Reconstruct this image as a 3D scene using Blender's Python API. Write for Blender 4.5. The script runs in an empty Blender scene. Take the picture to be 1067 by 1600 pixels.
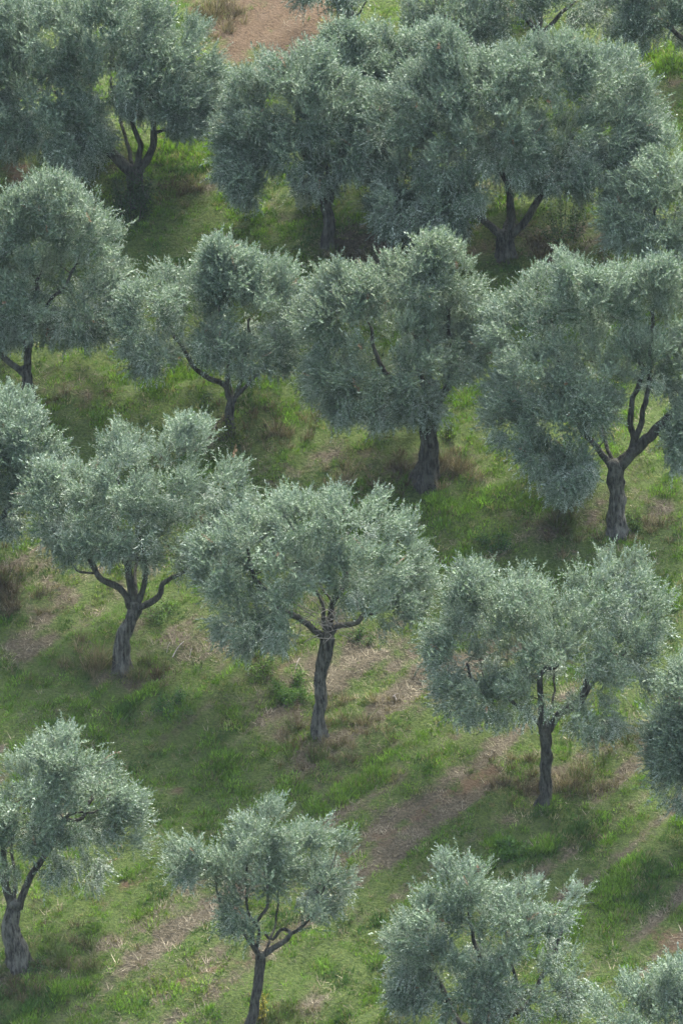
import bpy, math, random
import numpy as np

random.seed(7)
rng = np.random.default_rng(11)
sc = bpy.context.scene
COL = sc.collection

# ------------------------------------------------------------------ camera, sky, sun, exposure
W, H = 1067.0, 1600.0
PITCH = math.radians(12.0)
DIST = 180.0
HALF_T = 13.0 / 180.0                       # tan of half the vertical view angle
CAM = np.array([0.0, -DIST * math.cos(PITCH), DIST * math.sin(PITCH)])
FWD = np.array([0.0, math.cos(PITCH), -math.sin(PITCH)])
UP = np.array([0.0, math.sin(PITCH), math.cos(PITCH)])
cam_data = bpy.data.cameras.new('camera')
cam = bpy.data.objects.new('camera', cam_data)
COL.objects.link(cam)
cam.location = CAM
cam.rotation_euler = (math.pi / 2 - PITCH, 0, 0)
cam_data.sensor_fit = 'VERTICAL'
cam_data.sensor_height = 24
cam_data.sensor_width = 24
cam_data.lens = 12.0 / HALF_T
cam_data.clip_start = 1.0
cam_data.clip_end = 2000
sc.camera = cam

SUN_EL = math.radians(66)
SUN_AZ = math.atan2(0.42, 0.9)              # from +Y towards +X: behind the hill, a little to the right
world = bpy.data.worlds.new("World")
sc.world = world
world.use_nodes = True
wn = world.node_tree
for n in list(wn.nodes):
    wn.nodes.remove(n)
w_out = wn.nodes.new('ShaderNodeOutputWorld')
w_bg = wn.nodes.new('ShaderNodeBackground')
w_sky = wn.nodes.new('ShaderNodeTexSky')
w_sky.sky_type = 'NISHITA'
w_sky.sun_disc = False
w_sky.sun_elevation = SUN_EL
w_sky.sun_rotation = SUN_AZ
w_sky.dust_density = 5.0
w_sky.ozone_density = 0.6
w_sky.air_density = 1.0
w_bg.inputs['Strength'].default_value = 0.10
w_hs = wn.nodes.new('ShaderNodeHueSaturation')      # thin cloud: a paler sky than a clear one
w_hs.inputs['Saturation'].default_value = 0.75
wn.links.new(w_sky.outputs[0], w_hs.inputs['Color'])
wn.links.new(w_hs.outputs[0], w_bg.inputs[0])
wn.links.new(w_bg.outputs[0], w_out.inputs[0])

sun_data = bpy.data.lights.new('sun', 'SUN')
sun_data.energy = 1.5
sun_data.angle = math.radians(28)
sun_data.color = (1.0, 0.95, 0.86)
sun = bpy.data.objects.new('sun', sun_data)
COL.objects.link(sun)
sun.location = (30, 60, 90)
sun.rotation_euler = (math.pi / 2 - SUN_EL, 0, math.pi - SUN_AZ)

sc.view_settings.view_transform = 'Standard'
sc.view_settings.look = 'None'
sc.view_settings.gamma = 1
sc.view_settings.use_curve_mapping = False
sc.view_settings.exposure = 3.02
sc.cycles.use_denoising = True
sc.cycles.max_bounces = 6
sc.cycles.volume_bounces = 0

HAZE_DENSITY = 0.00006
HAZE_COLOR = (0.62, 0.80, 0.92, 1)


# ------------------------------------------------------------------ helpers
def tag(o, label=None, cat=None, group=None, kind=None):
    if label: o['label'] = label
    if cat: o['category'] = cat
    if group: o['group'] = group
    if kind: o['kind'] = kind
    return o


def nrm(v):
    return v / np.maximum(np.linalg.norm(v, axis=-1, keepdims=True), 1e-9)


_T = rng.random((256, 256))


def vnoise(x, y, s=0):
    x = np.asarray(x, float) + s * 17.31
    y = np.asarray(y, float) + s * 9.77
    xi, yi = np.floor(x).astype(int), np.floor(y).astype(int)
    fx, fy = x - xi, y - yi
    fx, fy = fx * fx * (3 - 2 * fx), fy * fy * (3 - 2 * fy)
    g = lambda a, b: _T[a & 255, b & 255]
    return ((g(xi, yi) * (1 - fx) + g(xi + 1, yi) * fx) * (1 - fy)
            + (g(xi, yi + 1) * (1 - fx) + g(xi + 1, yi + 1) * fx) * fy)


def fbm(x, y, s=0, octv=4):
    a, t, f = 0.5, 0.0, 1.0
    for k in range(octv):
        t = t + a * vnoise(x * f, y * f, s + k * 3)
        a *= 0.5
        f *= 2.03
    return t / (1 - 0.5 ** octv)


TAN = math.tan(math.radians(25))
# along / across the mowing lines, which climb to the right
DA, DB = (0.69, 0.72), (-0.72, 0.69)


def height(x, y):
    x = np.asarray(x, float)
    y = np.asarray(y, float)
    base = TAN * (6.0 * np.logaddexp(0, (y + 48) / 6.0) - 48)
    u, v = x * DA[0] + y * DA[1], x * DB[0] + y * DB[1]
    z = base + 0.5 * (fbm(x / 7, y / 7, 1, 3) - 0.5)
    z = z + 0.20 * (fbm(u / 4.5, v / 0.9, 2, 3) - 0.5) + 0.14 * (fbm(u / 11.0, v / 0.62, 91, 2) - 0.5)
    z = z - 0.035 * np.sin(2 * np.pi * (v + .5 * fbm(u / 5, v / 2, 97, 2)) / 0.95)
    z = z + 0.15 * (fbm(x / 0.8, y / 0.8, 3, 3) - 0.5) + 0.07 * (fbm(x / 0.28, y / 0.28, 6, 2) - 0.5)
    return z


def ray(px, py):
    px = np.asarray(px, float)
    py = np.asarray(py, float)
    u = (px - W / 2) / (H / 2) * HALF_T
    v = (H / 2 - py) / (H / 2) * HALF_T
    d = FWD + u[..., None] * np.array([1.0, 0, 0]) + v[..., None] * UP
    return d


def ground_at(px, py):
    """point of the hillside seen at a place in the photograph"""
    d = ray(np.array([px]), np.array([py]))[0]
    lo, hi = 120.0, 300.0
    for _ in range(60):
        m = (lo + hi) / 2
        p = CAM + d * m
        if p[2] > float(height(p[0], p[1])):
            lo = m
        else:
            hi = m
    p = CAM + d * hi
    p[2] = float(height(p[0], p[1]))
    return p


def project(x, y, z):
    r0, r1, r2 = x - CAM[0], y - CAM[1], z - CAM[2]
    dep = r1 * FWD[1] + r2 * FWD[2]
    return (W / 2 + r0 / dep / HALF_T * H / 2,
            H / 2 - (r1 * UP[1] + r2 * UP[2]) / dep / HALF_T * H / 2)


def scale_at(p):
    dep = float(np.dot(np.asarray(p) - CAM, FWD))
    return H / 2 / (HALF_T * dep)


def mesh_np(name, verts, faces, mats, tint=None, fmat=None, smooth=False, parent=None):
    """faces: (n, k) array, all the same number of corners, or a list of such arrays"""
    if not isinstance(faces, (list, tuple)):
        faces = [faces]
    faces = [np.asarray(f, np.int32) for f in faces if len(f)]
    me = bpy.data.meshes.new(name)
    nf = sum(len(f) for f in faces)
    loops = np.concatenate([f.ravel() for f in faces])
    sizes = np.concatenate([np.full(len(f), f.shape[1], np.int32) for f in faces])
    starts = np.concatenate([[0], np.cumsum(sizes)[:-1]]).astype(np.int32)
    me.vertices.add(len(verts))
    me.vertices.foreach_set('co', np.asarray(verts, np.float32).ravel())
    me.loops.add(len(loops))
    me.loops.foreach_set('vertex_index', loops)
    me.polygons.add(nf)
    me.polygons.foreach_set('loop_start', starts)
    me.polygons.foreach_set('loop_total', sizes)
    if smooth:
        me.polygons.foreach_set('use_smooth', np.ones(nf, bool))
    for m in (mats if isinstance(mats, (list, tuple)) else [mats]):
        me.materials.append(m)
    if fmat is not None:
        me.polygons.foreach_set('material_index', np.asarray(fmat, np.int32))
    if tint is not None:
        a = me.attributes.new('tint', 'FLOAT_COLOR', 'FACE')
        t = np.ones((nf, 4), np.float32)
        t[:, :3] = tint
        a.data.foreach_set('color', t.ravel())
    me.update(calc_edges=True)
    o = bpy.data.objects.new(name, me)
    COL.objects.link(o)
    if parent is not None:
        o.parent = parent
    return o


def empty(name, loc):
    o = bpy.data.objects.new(name, None)
    o.empty_display_size = 0.3
    COL.objects.link(o)
    o.location = loc
    return o


def catmull(P, R, step):
    P = np.asarray(P, float)
    R = np.asarray(R, float)
    Q = np.vstack([2 * P[0] - P[1], P, 2 * P[-1] - P[-2]])
    S = np.concatenate([[R[0]], R, [R[-1]]])
    out, rad = [], []
    for i in range(1, len(Q) - 2):
        n = max(2, int(np.linalg.norm(Q[i + 1] - Q[i]) / step))
        for k in range(n):
            t = k / n
            a, b, c, d = Q[i - 1], Q[i], Q[i + 1], Q[i + 2]
            out.append(0.5 * (2 * b + (c - a) * t + (2 * a - 5 * b + 4 * c - d) * t * t + (3 * b - a - 3 * c + d) * t ** 3))
            rad.append(S[i] * (1 - t) + S[i + 1] * t)
    out.append(P[-1])
    rad.append(R[-1])
    return np.array(out), np.array(rad)


def tube(P, R, sides, knobby=0.0, furrow=0.0, seed=0, flare=None):
    n = len(P)
    T = nrm(np.gradient(P, axis=0))
    N = np.zeros_like(P)
    ref = np.array([1.0, 0.13, 0.07])
    ref = nrm(ref - T[0] * np.dot(ref, T[0]))
    for i in range(n):
        ref = nrm(ref - T[i] * np.dot(ref, T[i]))
        N[i] = ref
    B = np.cross(T, N)
    a = np.arange(sides) / sides * 2 * np.pi
    A, I = np.meshgrid(a, np.arange(n))
    rr = np.repeat(R[:, None], sides, 1)
    if knobby:
        kn = fbm(np.cos(A) * 1.1 + I * 0.33 + seed * 5, np.sin(A) * 1.1 + seed, seed % 40, 3) - 0.5
        rr = rr * (1 + knobby * 2 * kn)
    if furrow:
        tw = A + I * 0.035 + 0.5 * np.sin(I * 0.16 + seed)
        rr = rr * (1 + furrow * (np.abs(np.sin(tw * 2.5 + seed)) ** 0.6 - 0.55) + furrow * 0.35 * np.sin(tw * 9 + I * 0.2))
    if flare is not None:
        rr = rr * flare(A, I)
    V = P[:, None, :] + rr[..., None] * (np.cos(A)[..., None] * N[:, None, :] + np.sin(A)[..., None] * B[:, None, :])
    V = V.reshape(-1, 3)
    i, j = np.meshgrid(np.arange(n - 1), np.arange(sides), indexing='ij')
    q = np.stack([i * sides + j, i * sides + (j + 1) % sides, (i + 1) * sides + (j + 1) % sides, (i + 1) * sides + j], -1).reshape(-1, 4)
    c = len(V)
    V = np.vstack([V, P[-1] + T[-1] * R[-1] * 0.6])
    e = np.arange(sides)
    b = (n - 1) * sides
    t = np.stack([b + e, b + (e + 1) % sides, np.full(sides, c)], -1)
    return V, q, t


class Bag:
    def __init__(self):
        self.v, self.q, self.t, self.n = [], [], [], 0

    def add(self, V, q, t):
        self.v.append(V)
        self.q.append(q + self.n)
        self.t.append(t + self.n)
        self.n += len(V)


# ------------------------------------------------------------------ materials
def mat(name):
    m = bpy.data.materials.new(name)
    m.use_nodes = True
    t = m.node_tree
    for n in list(t.nodes):
        t.nodes.remove(n)
    return m, t, t.nodes.new('ShaderNodeOutputMaterial')


def node(t, kind, **kw):
    n = t.nodes.new(kind)
    for k, v in kw.items():
        if k in n.inputs:
            n.inputs[k].default_value = v
        else:
            setattr(n, k, v)
    return n


def mixcol(t, fac, a, b, blend='MIX'):
    m = t.nodes.new('ShaderNodeMix')
    m.data_type = 'RGBA'
    m.blend_type = blend
    for sock, val in ((m.inputs[0], fac), (m.inputs[6], a), (m.inputs[7], b)):
        if isinstance(val, (int, float)):
            sock.default_value = val
        elif isinstance(val, tuple):
            sock.default_value = (*val, 1) if len(val) == 3 else val
        else:
            t.links.new(val, sock)
    return m.outputs[2]


def ramp(t, fac, stops):
    r = t.nodes.new('ShaderNodeValToRGB')
    t.links.new(fac, r.inputs[0])
    el = r.color_ramp.elements
    while len(el) < len(stops):
        el.new(0.5)
    for e, (p, c) in zip(el, stops):
        e.position = p
        e.color = (*c, 1) if isinstance(c, tuple) else (c, c, c, 1)
    return r.outputs[0]


def leaf_material(name, back, rough, spec, trans, inst=False):
    m, t, out = mat(name)
    at = node(t, 'ShaderNodeAttribute', attribute_name='tint')
    if inst:
        at.attribute_type = 'INSTANCER'
        sh = node(t, 'ShaderNodeAttribute', attribute_name='shade')
        at = node(t, 'ShaderNodeVectorMath', operation='MULTIPLY')
        t.links.new(t.nodes[-3].outputs['Color'], at.inputs[0])
        t.links.new(sh.outputs['Fac'], at.inputs[1])
        at = type('o', (), {'outputs': {'Color': at.outputs[0]}})
    geo = node(t, 'ShaderNodeNewGeometry')
    col = at.outputs['Color']
    if back is not None:
        bk = mixcol(t, 0.72, at.outputs['Color'], back)
        col = mixcol(t, geo.outputs['Backfacing'], at.outputs['Color'], bk)
    p = node(t, 'ShaderNodeBsdfPrincipled', Roughness=rough)
    p.inputs['Specular IOR Level'].default_value = spec
    t.links.new(col, p.inputs['Base Color'])
    tr = node(t, 'ShaderNodeBsdfTranslucent')
    tc = mixcol(t, 1.0, at.outputs['Color'], (1.5, 1.7, 0.8), 'MULTIPLY')
    t.links.new(tc, tr.inputs[0])
    mx = node(t, 'ShaderNodeMixShader')
    mx.inputs[0].default_value = trans
    t.links.new(p.outputs[0], mx.inputs[1])
    t.links.new(tr.outputs[0], mx.inputs[2])
    t.links.new(mx.outputs[0], out.inputs[0])
    return m


def cover_material(name, rough, spec, trans):
    m, t, out = mat(name)
    at = node(t, 'ShaderNodeAttribute', attribute_name='tint', attribute_type='INSTANCER')
    sh = node(t, 'ShaderNodeAttribute', attribute_name='shade')
    col = mixcol(t, 1.0, at.outputs['Color'], sh.outputs['Fac'], 'MULTIPLY')
    p = node(t, 'ShaderNodeBsdfPrincipled', Roughness=rough)
    p.inputs['Specular IOR Level'].default_value = spec
    t.links.new(col, p.inputs['Base Color'])
    tr = node(t, 'ShaderNodeBsdfTranslucent')
    t.links.new(mixcol(t, 1.0, col, (1.4, 1.6, 0.8), 'MULTIPLY'), tr.inputs[0])
    mx = node(t, 'ShaderNodeMixShader')
    mx.inputs[0].default_value = trans
    t.links.new(p.outputs[0], mx.inputs[1])
    t.links.new(tr.outputs[0], mx.inputs[2])
    t.links.new(mx.outputs[0], out.inputs[0])
    return m


M_LEAF = leaf_material('olive_leaf', (0.33, 0.385, 0.32), 0.55, 0.26, 0.12, True)
M_GRASS = leaf_material('grass_blade', None, 0.6, 0.25, 0.30)
M_WEED = leaf_material('weed_leaf', None, 0.65, 0.15, 0.25)
M_STRAW = leaf_material('dry_straw', None, 0.8, 0.1, 0.10)


def bark_material(name, dark, pale, lichen):
    m, t, out = mat(name)
    tc = node(t, 'ShaderNodeTexCoord')
    mp = node(t, 'ShaderNodeMapping')
    mp.inputs['Scale'].default_value = (1, 1, 0.22)
    t.links.new(tc.outputs['Object'], mp.inputs[0])
    n1 = node(t, 'ShaderNodeTexNoise', Scale=16.0, Detail=7.0, Roughness=0.65)
    t.links.new(mp.outputs[0], n1.inputs['Vector'])
    n2 = node(t, 'ShaderNodeTexNoise', Scale=3.1, Detail=5.0, Roughness=0.6)
    t.links.new(tc.outputs['Object'], n2.inputs['Vector'])
    c = ramp(t, n1.outputs[0], [(0.40, dark), (0.60, pale)])
    f = ramp(t, n2.outputs[0], [(0.5, 0.0), (0.68, 0.75)])
    c = mixcol(t, f, c, lichen)
    p = node(t, 'ShaderNodeBsdfPrincipled', Roughness=0.9)
    p.inputs['Specular IOR Level'].default_value = 0.15
    t.links.new(c, p.inputs['Base Color'])
    b = node(t, 'ShaderNodeBump', Strength=1.0, Distance=0.09)
    t.links.new(n1.outputs[0], b.inputs['Height'])
    t.links.new(b.outputs[0], p.inputs['Normal'])
    t.links.new(p.outputs[0], out.inputs[0])
    return m


M_BARK = bark_material('olive_bark', (0.018, 0.017, 0.015), (0.082, 0.080, 0.066), (0.125, 0.128, 0.105))
M_BARK_PALE = bark_material('weathered_olive_bark', (0.022, 0.021, 0.019), (0.125, 0.122, 0.102), (0.165, 0.168, 0.14))
M_TWIG = bark_material('olive_twig_bark', (0.03, 0.024, 0.02), (0.075, 0.062, 0.052), (0.09, 0.085, 0.07))
M_DEADTWIG = bark_material('dead_twig_bark', (0.16, 0.15, 0.14), (0.30, 0.28, 0.26), (0.34, 0.33, 0.31))

m, t, out = mat('hillside_earth')
a_dry = node(t, 'ShaderNodeAttribute', attribute_name='dry')
a_soil = node(t, 'ShaderNodeAttribute', attribute_name='soil')
tc = node(t, 'ShaderNodeTexCoord')
nf = node(t, 'ShaderNodeTexNoise', Scale=3.2, Detail=8.0, Roughness=0.68)
nc = node(t, 'ShaderNodeTexNoise', Scale=14.0, Detail=6.0, Roughness=0.7)
nm = node(t, 'ShaderNodeTexNoise', Scale=0.7, Detail=5.0, Roughness=0.6)
for n in (nf, nc, nm):
    t.links.new(tc.outputs['Object'], n.inputs['Vector'])
green = ramp(t, nc.outputs[0], [(0.3, (0.020, 0.032, 0.010)), (0.5, (0.050, 0.078, 0.020)), (0.72, (0.105, 0.130, 0.040))])
thatch = ramp(t, nc.outputs[0], [(0.3, (0.028, 0.024, 0.016)), (0.52, (0.080, 0.070, 0.047)), (0.72, (0.16, 0.145, 0.102))])
earth = ramp(t, nc.outputs[0], [(0.3, (0.040, 0.028, 0.018)), (0.52, (0.088, 0.062, 0.038)), (0.75, (0.14, 0.105, 0.068))])


def soft(attr, noise):
    ad = node(t, 'ShaderNodeMath', operation='ADD')
    t.links.new(attr, ad.inputs[0])
    s = node(t, 'ShaderNodeMath', operation='MULTIPLY_ADD')
    t.links.new(noise, s.inputs[0])
    s.inputs[1].default_value = 1.4
    s.inputs[2].default_value = -0.7
    t.links.new(s.outputs[0], ad.inputs[1])
    return ramp(t, ad.outputs[0], [(0.3, 0.0), (0.7, 1.0)])


c = mixcol(t, soft(a_dry.outputs['Fac'], nf.outputs[0]), green, thatch)
c = mixcol(t, soft(a_soil.outputs['Fac'], nf.outputs[0]), c, earth)
p = node(t, 'ShaderNodeBsdfPrincipled', Roughness=0.95)
p.inputs['Specular IOR Level'].default_value = 0.1
t.links.new(c, p.inputs['Base Color'])
b = node(t, 'ShaderNodeBump', Strength=1.0, Distance=0.12)
t.links.new(nc.outputs[0], b.inputs['Height'])
t.links.new(b.outputs[0], p.inputs['Normal'])
t.links.new(p.outputs[0], out.inputs[0])
M_EARTH = m

# ------------------------------------------------------------------ what grows where on the hillside
# places in the photograph: x, y, half length, half width, climb angle (degrees), strength
DRY = [(290, 285, 60, 24, 0, .8), (545, 385, 70, 22, 0, .9), (850, 380, 90, 35, 0, 1), (120, 612, 90, 26, 0, .7),
       (80, 660, 60, 20, 0, .5), (200, 690, 130, 16, 5, .55), (430, 668, 75, 24, 0, .85), (560, 715, 110, 30, 0, .75),
       (700, 715, 65, 24, 0, .6), (1000, 795, 80, 24, 0, .8), (870, 820, 80, 18, 5, .6), (770, 790, 90, 16, 12, .45),
       (20, 920, 70, 40, 0, .9), (90, 985, 120, 22, 28, .6), (290, 990, 95, 36, 0, .9), (600, 1040, 105, 62, -5, .95),
       (560, 1110, 70, 40, 0, .7), (380, 1110, 110, 22, 36, .85), (430, 1120, 50, 30, 20, .6), (490, 1160, 80, 30, 0, .85),
       (590, 1270, 110, 16, 35, .7), (665, 1265, 120, 26, 35, .9), (740, 1200, 60, 24, 20, .8), (830, 1212, 85, 26, 5, .85),
       (920, 1222, 60, 30, 0, .6), (960, 1150, 80, 34, 10, .7), (130, 1460, 120, 46, 0, .75), (270, 1400, 130, 36, 10, .5),
       (330, 1490, 110, 22, 20, .6), (480, 1490, 50, 20, 0, .6), (480, 1575, 70, 26, 0, .7), (1000, 1390, 60, 14, 32, .7),
       (1045, 1350, 60, 14, 32, .5), (215, 1300, 40, 90, 0, .35), (620, 1430, 40, 30, 0, .5), (30, 1530, 60, 22, 0, .7),
       (430, 50, 110, 65, 0, .8), (15, 265, 40, 40, 0, .7), (1055, 160, 26, 60, 0, .7), (190, 1050, 50, 18, 0, .6),
       (1000, 860, 70, 14, 5, .4), (180, 620, 60, 12, 0, .4), (350, 690, 60, 20, 0, .6), (870, 1180, 60, 20, 0, .5)]
SOIL = [(435, 40, 120, 75, 0, 1.15), (350, 10, 60, 40, 0, .9), (10, 270, 32, 26, 0, .9), (1060, 160, 16, 42, 0, .7), (715, 1215, 45, 16, 30, .8),
        (640, 1280, 70, 10, 35, .55), (268, 1232, 26, 12, 0, .5), (215, 1385, 22, 16, 0, .7), (350, 1505, 90, 10, 24, .65),
        (640, 1420, 26, 18, 0, .6), (1040, 1480, 45, 16, 36, .8), (1000, 1385, 40, 8, 32, .45), (425, 1045, 45, 9, 32, .6),
        (370, 1110, 70, 7, 36, .4), (310, 1480, 50, 7, 20, .4), (70, 1440, 40, 12, 10, .4), (590, 1020, 50, 20, 0, .25),
        (880, 390, 60, 20, 0, .4)]
LUSH = [(600, 1200, 110, 26, 30, 1), (300, 1220, 90, 60, 0, .7), (960, 1390, 110, 40, 30, 1), (290, 245, 70, 30, 0, .8),
        (450, 640, 70, 40, 0, .8), (730, 640, 40, 60, 0, .8), (690, 790, 120, 24, 5, .7), (390, 300, 60, 40, 0, .7),
        (160, 1120, 150, 40, 10, .6), (900, 1290, 130, 36, 15, .8), (1050, 940, 30, 60, 0, .8), (150, 1560, 160, 40, 10, .7),
        (1040, 100, 40, 30, 0, .8), (560, 1560, 60, 90, 0, .6), (270, 590, 60, 24, 0, .7), (440, 1230, 60, 30, 20, .5)]


def patch(px, py, lst):
    r = np.zeros_like(px)
    for cx, cy, a, b, ang, s in lst:
        g = math.radians(ang)
        dx, dy = px - cx, -(py - cy)
        u, v = dx * math.cos(g) + dy * math.sin(g), -dx * math.sin(g) + dy * math.cos(g)
        d = (u / a) ** 2 + (v / b) ** 2
        r = np.maximum(r, s * np.exp(-0.75 * d ** 1.4))
    return r


def cover(x, y, z):
    """dryness, bare soil and lushness of the ground, as maps over the hillside"""
    x, y = np.asarray(x, float), np.asarray(y, float)
    wx = (fbm(x / 1.7, y / 1.7, 20, 3) - .5) * 1.6
    wy = (fbm(x / 1.7, y / 1.7, 24, 3) - .5) * 1.6
    px, py = project(x + wx, y + wy, z)
    u, v = x * DA[0] + y * DA[1], x * DB[0] + y * DB[1]
    streak = 0.62 * fbm(u / 3.6, v / 0.75, 31, 4) + 0.38 * fbm(u / 1.6, v / 0.24, 33, 2)
    big = fbm(x / 3.0, y / 3.0, 37, 4)
    fine = fbm(x / 0.55, y / 0.55, 43, 3)
    lush = patch(px, py, LUSH)
    band = fbm(u / 11.0, v / 0.62, 91, 2)
    low = np.clip((py - 700) / 500, 0, 1)
    rows = np.sin(2 * np.pi * (v + .5 * fbm(u / 5, v / 2, 97, 2)) / 0.95) * (.4 + fbm(u / 6, v / 1.5, 99, 2))
    dry = 1.7 * (0.35 + .65 * low) * (band - .5) + .26 * (.25 + .75 * low) * rows + 0.62 * patch(px, py, DRY) + 1.3 * (streak - 0.5) + 0.6 * (big - 0.48) + 1.1 * (fine - .5) - 0.35 * lush - 0.03
    soil = 0.85 * patch(px, py, SOIL) + 0.6 * (streak - 0.57) + 0.6 * (fine - .5)
    return np.clip(dry, 0, 1), np.clip(soil, 0, 1), np.clip(lush + 0.7 * (big - .5), 0, 1)


# ------------------------------------------------------------------ ground: one sheet, fine where it is looked at
def axis(lo, a, b, hi, step):
    mid = np.arange(a, b + step / 2, step)
    def out(n0, n1):
        r, d, x = [], step * 1.5, n0
        s = 1 if n1 > n0 else -1
        while abs(n1 - x) > d:
            x += s * d
            r.append(x)
            d *= 1.25
        r.append(n1)
        return r
    return np.array(out(a, lo)[::-1] + list(mid) + out(b, hi))


gx = axis(-130, -12.5, 12.5, 130, 0.135)
gy = axis(-205, -25, 29, 135, 0.16)
GX, GY = np.meshgrid(gx, gy)
GZ = height(GX, GY)
gv = np.stack([GX, GY, GZ], -1).reshape(-1, 3)
ny, nx = GX.shape
I, J = np.meshgrid(np.arange(ny - 1), np.arange(nx - 1), indexing='ij')
gq = np.stack([I * nx + J, I * nx + J + 1, (I + 1) * nx + J + 1, (I + 1) * nx + J], -1).reshape(-1, 4)
ground = mesh_np('ground', gv, gq, M_EARTH, smooth=True)
d_, s_, l_ = cover(gv[:, 0], gv[:, 1], gv[:, 2])
for nm_, val in (('dry', d_), ('soil', s_)):
    at = ground.data.attributes.new(nm_, 'FLOAT', 'POINT')
    at.data.foreach_set('value', val.astype(np.float32))
tag(ground, 'steep grassy hillside with worn dry strips under the olive grove', kind='structure')

# ------------------------------------------------------------------ grass blades (uncountable)
def blades(base, head, lean, length, width, bend=0.0):
    """single-triangle blades: base (n,3), unit directions, lengths, widths"""
    n = len(base)
    az = rng.uniform(0, 2 * np.pi, n)
    side = np.stack([np.cos(az), np.sin(az), np.zeros(n)], -1)
    tip = base + head * length[:, None]
    v = np.stack([base - side * width[:, None] / 2, base + side * width[:, None] / 2, tip], 1).reshape(-1, 3)
    f = np.arange(3 * n, dtype=np.int32).reshape(-1, 3)
    return v, f


def scatter(n):
    x = rng.uniform(-12.3, 12.3, n)
    y = rng.uniform(-24, 28, n)
    return x, y


GROUPS = {}


def scatter_nodes(kit, variants):
    if kit in GROUPS:
        return GROUPS[kit]
    g = bpy.data.node_groups.new(kit, 'GeometryNodeTree')
    g.interface.new_socket('Geometry', in_out='INPUT', socket_type='NodeSocketGeometry')
    g.interface.new_socket('Geometry', in_out='OUTPUT', socket_type='NodeSocketGeometry')
    gi, go = g.nodes.new('NodeGroupInput'), g.nodes.new('NodeGroupOutput')
    ins = g.nodes.new('GeometryNodeInstanceOnPoints')
    g2i = g.nodes.new('GeometryNodeGeometryToInstance')
    for v_ in variants[::-1]:
        oi = g.nodes.new('GeometryNodeObjectInfo')
        oi.inputs[0].default_value = v_
        g.links.new(oi.outputs['Geometry'], g2i.inputs[0])
    g.links.new(gi.outputs[0], ins.inputs['Points'])
    g.links.new(g2i.outputs[0], ins.inputs['Instance'])
    ins.inputs['Pick Instance'].default_value = True

    def att(nm, ty_):
        k = g.nodes.new('GeometryNodeInputNamedAttribute')
        k.data_type = ty_
        k.inputs['Name'].default_value = nm
        return k.outputs['Attribute']
    g.links.new(att('pick', 'INT'), ins.inputs['Instance Index'])
    er = g.nodes.new('FunctionNodeEulerToRotation')
    g.links.new(att('turn', 'FLOAT_VECTOR'), er.inputs[0])
    g.links.new(er.outputs[0], ins.inputs['Rotation'])
    g.links.new(att('size', 'FLOAT'), ins.inputs['Scale'])
    g.links.new(ins.outputs[0], go.inputs[0])
    GROUPS[kit] = g
    return g


def instanced(name, pts, yaw, scl, tint, variants, pick, material, parent=None, kit='cover'):
    """uncountable ground cover: small tufts instanced on points of one object"""
    n = len(pts)
    me = bpy.data.meshes.new(name)
    me.vertices.add(n)
    me.vertices.foreach_set('co', np.asarray(pts, np.float32).ravel())
    yaw = np.asarray(yaw, np.float32)
    if yaw.ndim == 1:
        yaw = np.stack([yaw * 0, yaw * 0, yaw], -1)
    at = me.attributes.new('turn', 'FLOAT_VECTOR', 'POINT')
    at.data.foreach_set('vector', yaw.ravel())
    for an_, ty_, va in (('size', 'FLOAT', scl), ('pick', 'INT', pick)):
        at = me.attributes.new(an_, ty_, 'POINT')
        at.data.foreach_set('value', np.asarray(va, np.int32 if ty_ == 'INT' else np.float32))
    at = me.attributes.new('tint', 'FLOAT_COLOR', 'POINT')
    c4 = np.ones((n, 4), np.float32)
    c4[:, :3] = tint
    at.data.foreach_set('color', c4.ravel())
    me.materials.append(material)
    o = bpy.data.objects.new(name, me)
    COL.objects.link(o)
    if parent is not None:
        o.parent = parent
    md = o.modifiers.new('cover', 'NODES')
    md.node_group = scatter_nodes(kit, variants)
    return o


def tuft_variant(name, n, rad, lo, hi, lean, w, material, flat=False):
    an, rr = rng.uniform(0, 2 * np.pi, n), np.sqrt(rng.random(n)) * rad
    base = np.stack([np.cos(an) * rr, np.sin(an) * rr, np.full(n, -0.02)], -1)
    base[:, 2] += TAN * base[:, 1]
    a2 = an + rng.normal(0, 0.7, n)
    le = rng.uniform(0.1, lean, n)
    if flat:
        hd = np.stack([np.cos(a2), np.sin(a2), TAN * np.sin(a2) + rng.uniform(-.02, .45, n)], -1)
    else:
        hd = np.stack([np.cos(a2) * le, np.sin(a2) * le - .12, np.ones(n)], -1)
    ln = rng.uniform(lo, hi, n)
    az = rng.uniform(0, 2 * np.pi, n)
    side = np.stack([np.cos(az), np.sin(az), np.zeros(n)], -1) * rng.uniform(w * .7, w * 1.3, n)[:, None] / 2
    v = np.stack([base - side, base + side, base + nrm(hd) * ln[:, None]], 1).reshape(-1, 3)
    me = bpy.data.meshes.new(name)
    me.from_pydata(v.tolist(), [], np.arange(3 * n).reshape(-1, 3).tolist())
    at = me.attributes.new('shade', 'FLOAT', 'FACE')
    at.data.foreach_set('value', rng.uniform(0.65, 1.35, n).astype(np.float32))
    me.materials.append(material)
    return bpy.data.objects.new(name, me)


M_TURF = cover_material('turf_blade', 0.6, 0.25, 0.30)
M_THATCH = cover_material('thatch_straw', 0.8, 0.1, 0.10)
tufts = [tuft_variant('grass_tuft', 16, 0.10, 0.07, 0.15, 1.1, 0.022, M_TURF) for _ in range(6)]
straws = [tuft_variant('straw_wisp', 9, 0.16, 0.07, 0.26, 1.0, 0.014, M_THATCH, True) for _ in range(6)]

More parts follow.
